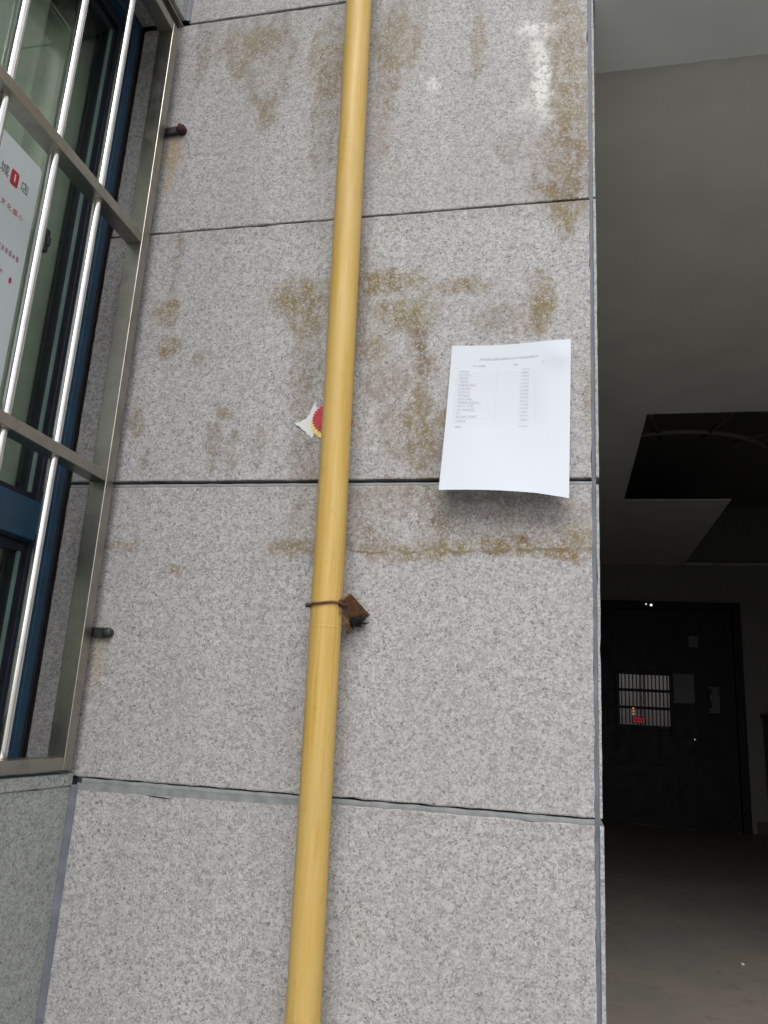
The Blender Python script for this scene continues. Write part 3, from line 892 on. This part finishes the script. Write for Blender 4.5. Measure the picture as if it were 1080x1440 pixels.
# ------------------------------------------------------------------ door at the back
DX0, DX1, DZ1 = 1.05, 2.42, 1.20
door = thing('entrance_door', (1.75, FAR, HALL), 'black metal door with a small barred window at the back of the hall', 'door')
y1 = FAR - .0008
bm = bmesh.new()
box(bm, DX0, DX0 + .06, y1 - .07, y1, HALL, DZ1, .004); box(bm, DX1 - .07, DX1, y1 - .07, y1, HALL, DZ1, .004); box(bm, DX0 + .0605, DX1 - .0705, y1 - .07, y1, DZ1 - .07, DZ1, .004)
obj('door_frame', bm, 'door', door)
WX0, WX1, WZ0, WZ1 = 1.382, 1.804, .107, .541
leaf = boxbm(DX0 + .063, DX1 - .073, y1 - .045, y1 - .005, HALL + .01, DZ1 - .073, .003)
lf = obj('leaf', leaf, 'door', door)
bm = bmesh.new()
for (z0, z1) in ((-.62, -.30), (-.22, .03), (.64, 1.05)):
    box(bm, 1.32, 1.86, y1 - .049, y1 - .0455, z0, z1, .0015)
box(bm, 2.0, 2.28, y1 - .049, y1 - .0455, -.62, -.10, .0015)
obj('raised_panel', bm, 'door', lf)
bm = bmesh.new()
box(bm, WX0 - .035, WX0, y1 - .062, y1 - .0455, WZ0 - .035, WZ1 + .035, .004); box(bm, WX1, WX1 + .035, y1 - .062, y1 - .0455, WZ0 - .035, WZ1 + .035, .004)
box(bm, WX0 + .0003, WX1 - .0003, y1 - .062, y1 - .0455, WZ1, WZ1 + .035, .004); box(bm, WX0 + .0003, WX1 - .0003, y1 - .062, y1 - .0455, WZ0 - .035, WZ0, .004)
dw = obj('door_window', bm, 'door', door)
obj('pane', boxbm(WX0, WX1, y1 - .050, y1 - .0455, WZ0, WZ1), 'door_glass', dw)
for k in range(13):
    x = WX0 + .018 + .0322 * k
    wv = .0055 if k not in (5, 6) else .010
    obj('bar', boxbm(x - wv, x + wv, y1 - .060, y1 - .052, WZ0 + .001, WZ1 - .001, .002), 'slat', dw)
for z in (.255, .405):
    obj('cross_bar', boxbm(WX0 + .001, WX1 - .001, y1 - .0660, y1 - .0605, z - .012, z + .012, .002), 'door', dw)
obj('lock_case', boxbm(2.118, 2.218, y1 - .075, y1 - .0455, .233, .469, .006), 'dark_steel', door)
bm = bmesh.new(); tube(bm, [(2.135, y1 - .076, .29), (2.135, y1 - .11, .30), (2.135, y1 - .11, .43), (2.135, y1 - .076, .44)], .010, 8)
obj('handle', bm, 'steel', door, True)
bm = bmesh.new(); tube(bm, [(2.0, y1 - .0455, .011), (2.0, y1 - .062, .011), (2.0, y1 - .066, .011)], [.018, .018, .010], 14)
obj('knob', bm, 'bar', door, True)
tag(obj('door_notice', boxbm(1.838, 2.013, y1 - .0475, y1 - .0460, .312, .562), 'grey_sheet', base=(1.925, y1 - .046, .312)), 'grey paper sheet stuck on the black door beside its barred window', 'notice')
tag(obj('door_label', boxbm(1.98, 2.06, y1 - .0475, y1 - .0460, .80, .90), 'ink', base=(2.0, y1 - .046, .80)), 'small grey label high on the black door above the paper sheet', 'label')

sg = thing('lit_sign', (1.47, y1 - .075, .12), 'tiny glowing red sign at the bottom of the barred door window', 'sign')
MAT['glow_red'] = emit('red_glow', (.75, .01, .05), .35)
MAT['glow_orange'] = emit('orange_glow', (.8, .35, .15), .35)
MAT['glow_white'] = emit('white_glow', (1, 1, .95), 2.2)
obj('sign_board', boxbm(1.485, 1.60, y1 - .078, y1 - .068, .120, .172, .002), 'dark_steel', sg)
bm = bmesh.new()
for k in range(5):
    x = 1.490 + .021 * k
    box(bm, x, x + .014, y1 - .0805, y1 - .0785, .128, .136); box(bm, x + .003, x + .008, y1 - .0805, y1 - .0785, .139, .160)
    box(bm, x, x + .014, y1 - .0805, y1 - .0785, .1605, .166)
tag(obj('lit_glyphs', bm, 'glow_red', sg), kind='stuff')
bm = bmesh.new()
for k in range(3): box(bm, 1.487, 1.503, y1 - .079, y1 - .0705, .190 + .024 * k, .205 + .024 * k, .002)
obj('indicator', bm, 'glow_orange', sg)
lp = thing('door_reflection', (1.62, y1 - .06, 1.155), 'pin sized white reflection on the frame above the black door, made as glowing dots', 'reflection')  # bright reflections made as glowing dots on an added backing, no lamp
obj('dot_backing', boxbm(1.60, 1.70, y1 - .078, y1 - .0705, 1.148, 1.176, .002), 'dark_steel', lp)
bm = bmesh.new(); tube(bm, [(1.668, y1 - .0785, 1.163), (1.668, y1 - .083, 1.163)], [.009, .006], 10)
obj('lens', bm, 'glow_white', lp)  # glowing dot standing in for a reflection, not a lamp lens
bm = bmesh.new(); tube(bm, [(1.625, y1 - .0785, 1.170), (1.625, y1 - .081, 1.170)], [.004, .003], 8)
obj('lens', bm, 'glow_white', lp)  # second, smaller reflection made as a glowing dot

# ------------------------------------------------------------------ cabinet and litter in the hall
cb = thing('cabinet', (2.9, FAR - .2, HALL), 'brown wooden cabinet beside the black door at the back of the hall', 'cabinet')
obj('carcass', boxbm(2.56, 3.25, FAR - .36, FAR - .02, HALL + .06, .225, .004), 'wood', cb)
obj('cabinet_top', boxbm(2.54, 3.27, FAR - .39, FAR - .018, .2255, .254, .004), 'wood', cb)
obj('plinth', boxbm(2.59, 3.22, FAR - .33, FAR - .03, HALL + .0005, HALL + .0595), 'skirting', cb)
for x0, x1 in ((2.575, 2.900), (2.910, 3.235)):
    d = obj('cabinet_door', boxbm(x0, x1, FAR - .380, FAR - .3605, HALL + .08, .19, .004), 'wood', cb)
    xx = x1 - .03 if x0 < 2.7 else x0 + .03
    obj('handle', boxbm(xx - .006, xx + .006, FAR - .400, FAR - .3805, -.20, -.08, .003), 'steel', d)
bm = bmesh.new()
bmesh.ops.create_icosphere(bm, subdivisions=2, radius=.006)
for v in bm.verts: v.co = v.co * (1 + .4 * mnoise.noise(v.co * 160)); v.co.z *= .7
bmesh.ops.translate(bm, vec=(1.4735, 1.783, HALL + .004), verts=bm.verts)
tag(obj('paper_scrap', bm, 'scrap', base=(1.4735, 1.783, HALL)), 'tiny crumpled white scrap lying on the hall floor', 'litter')
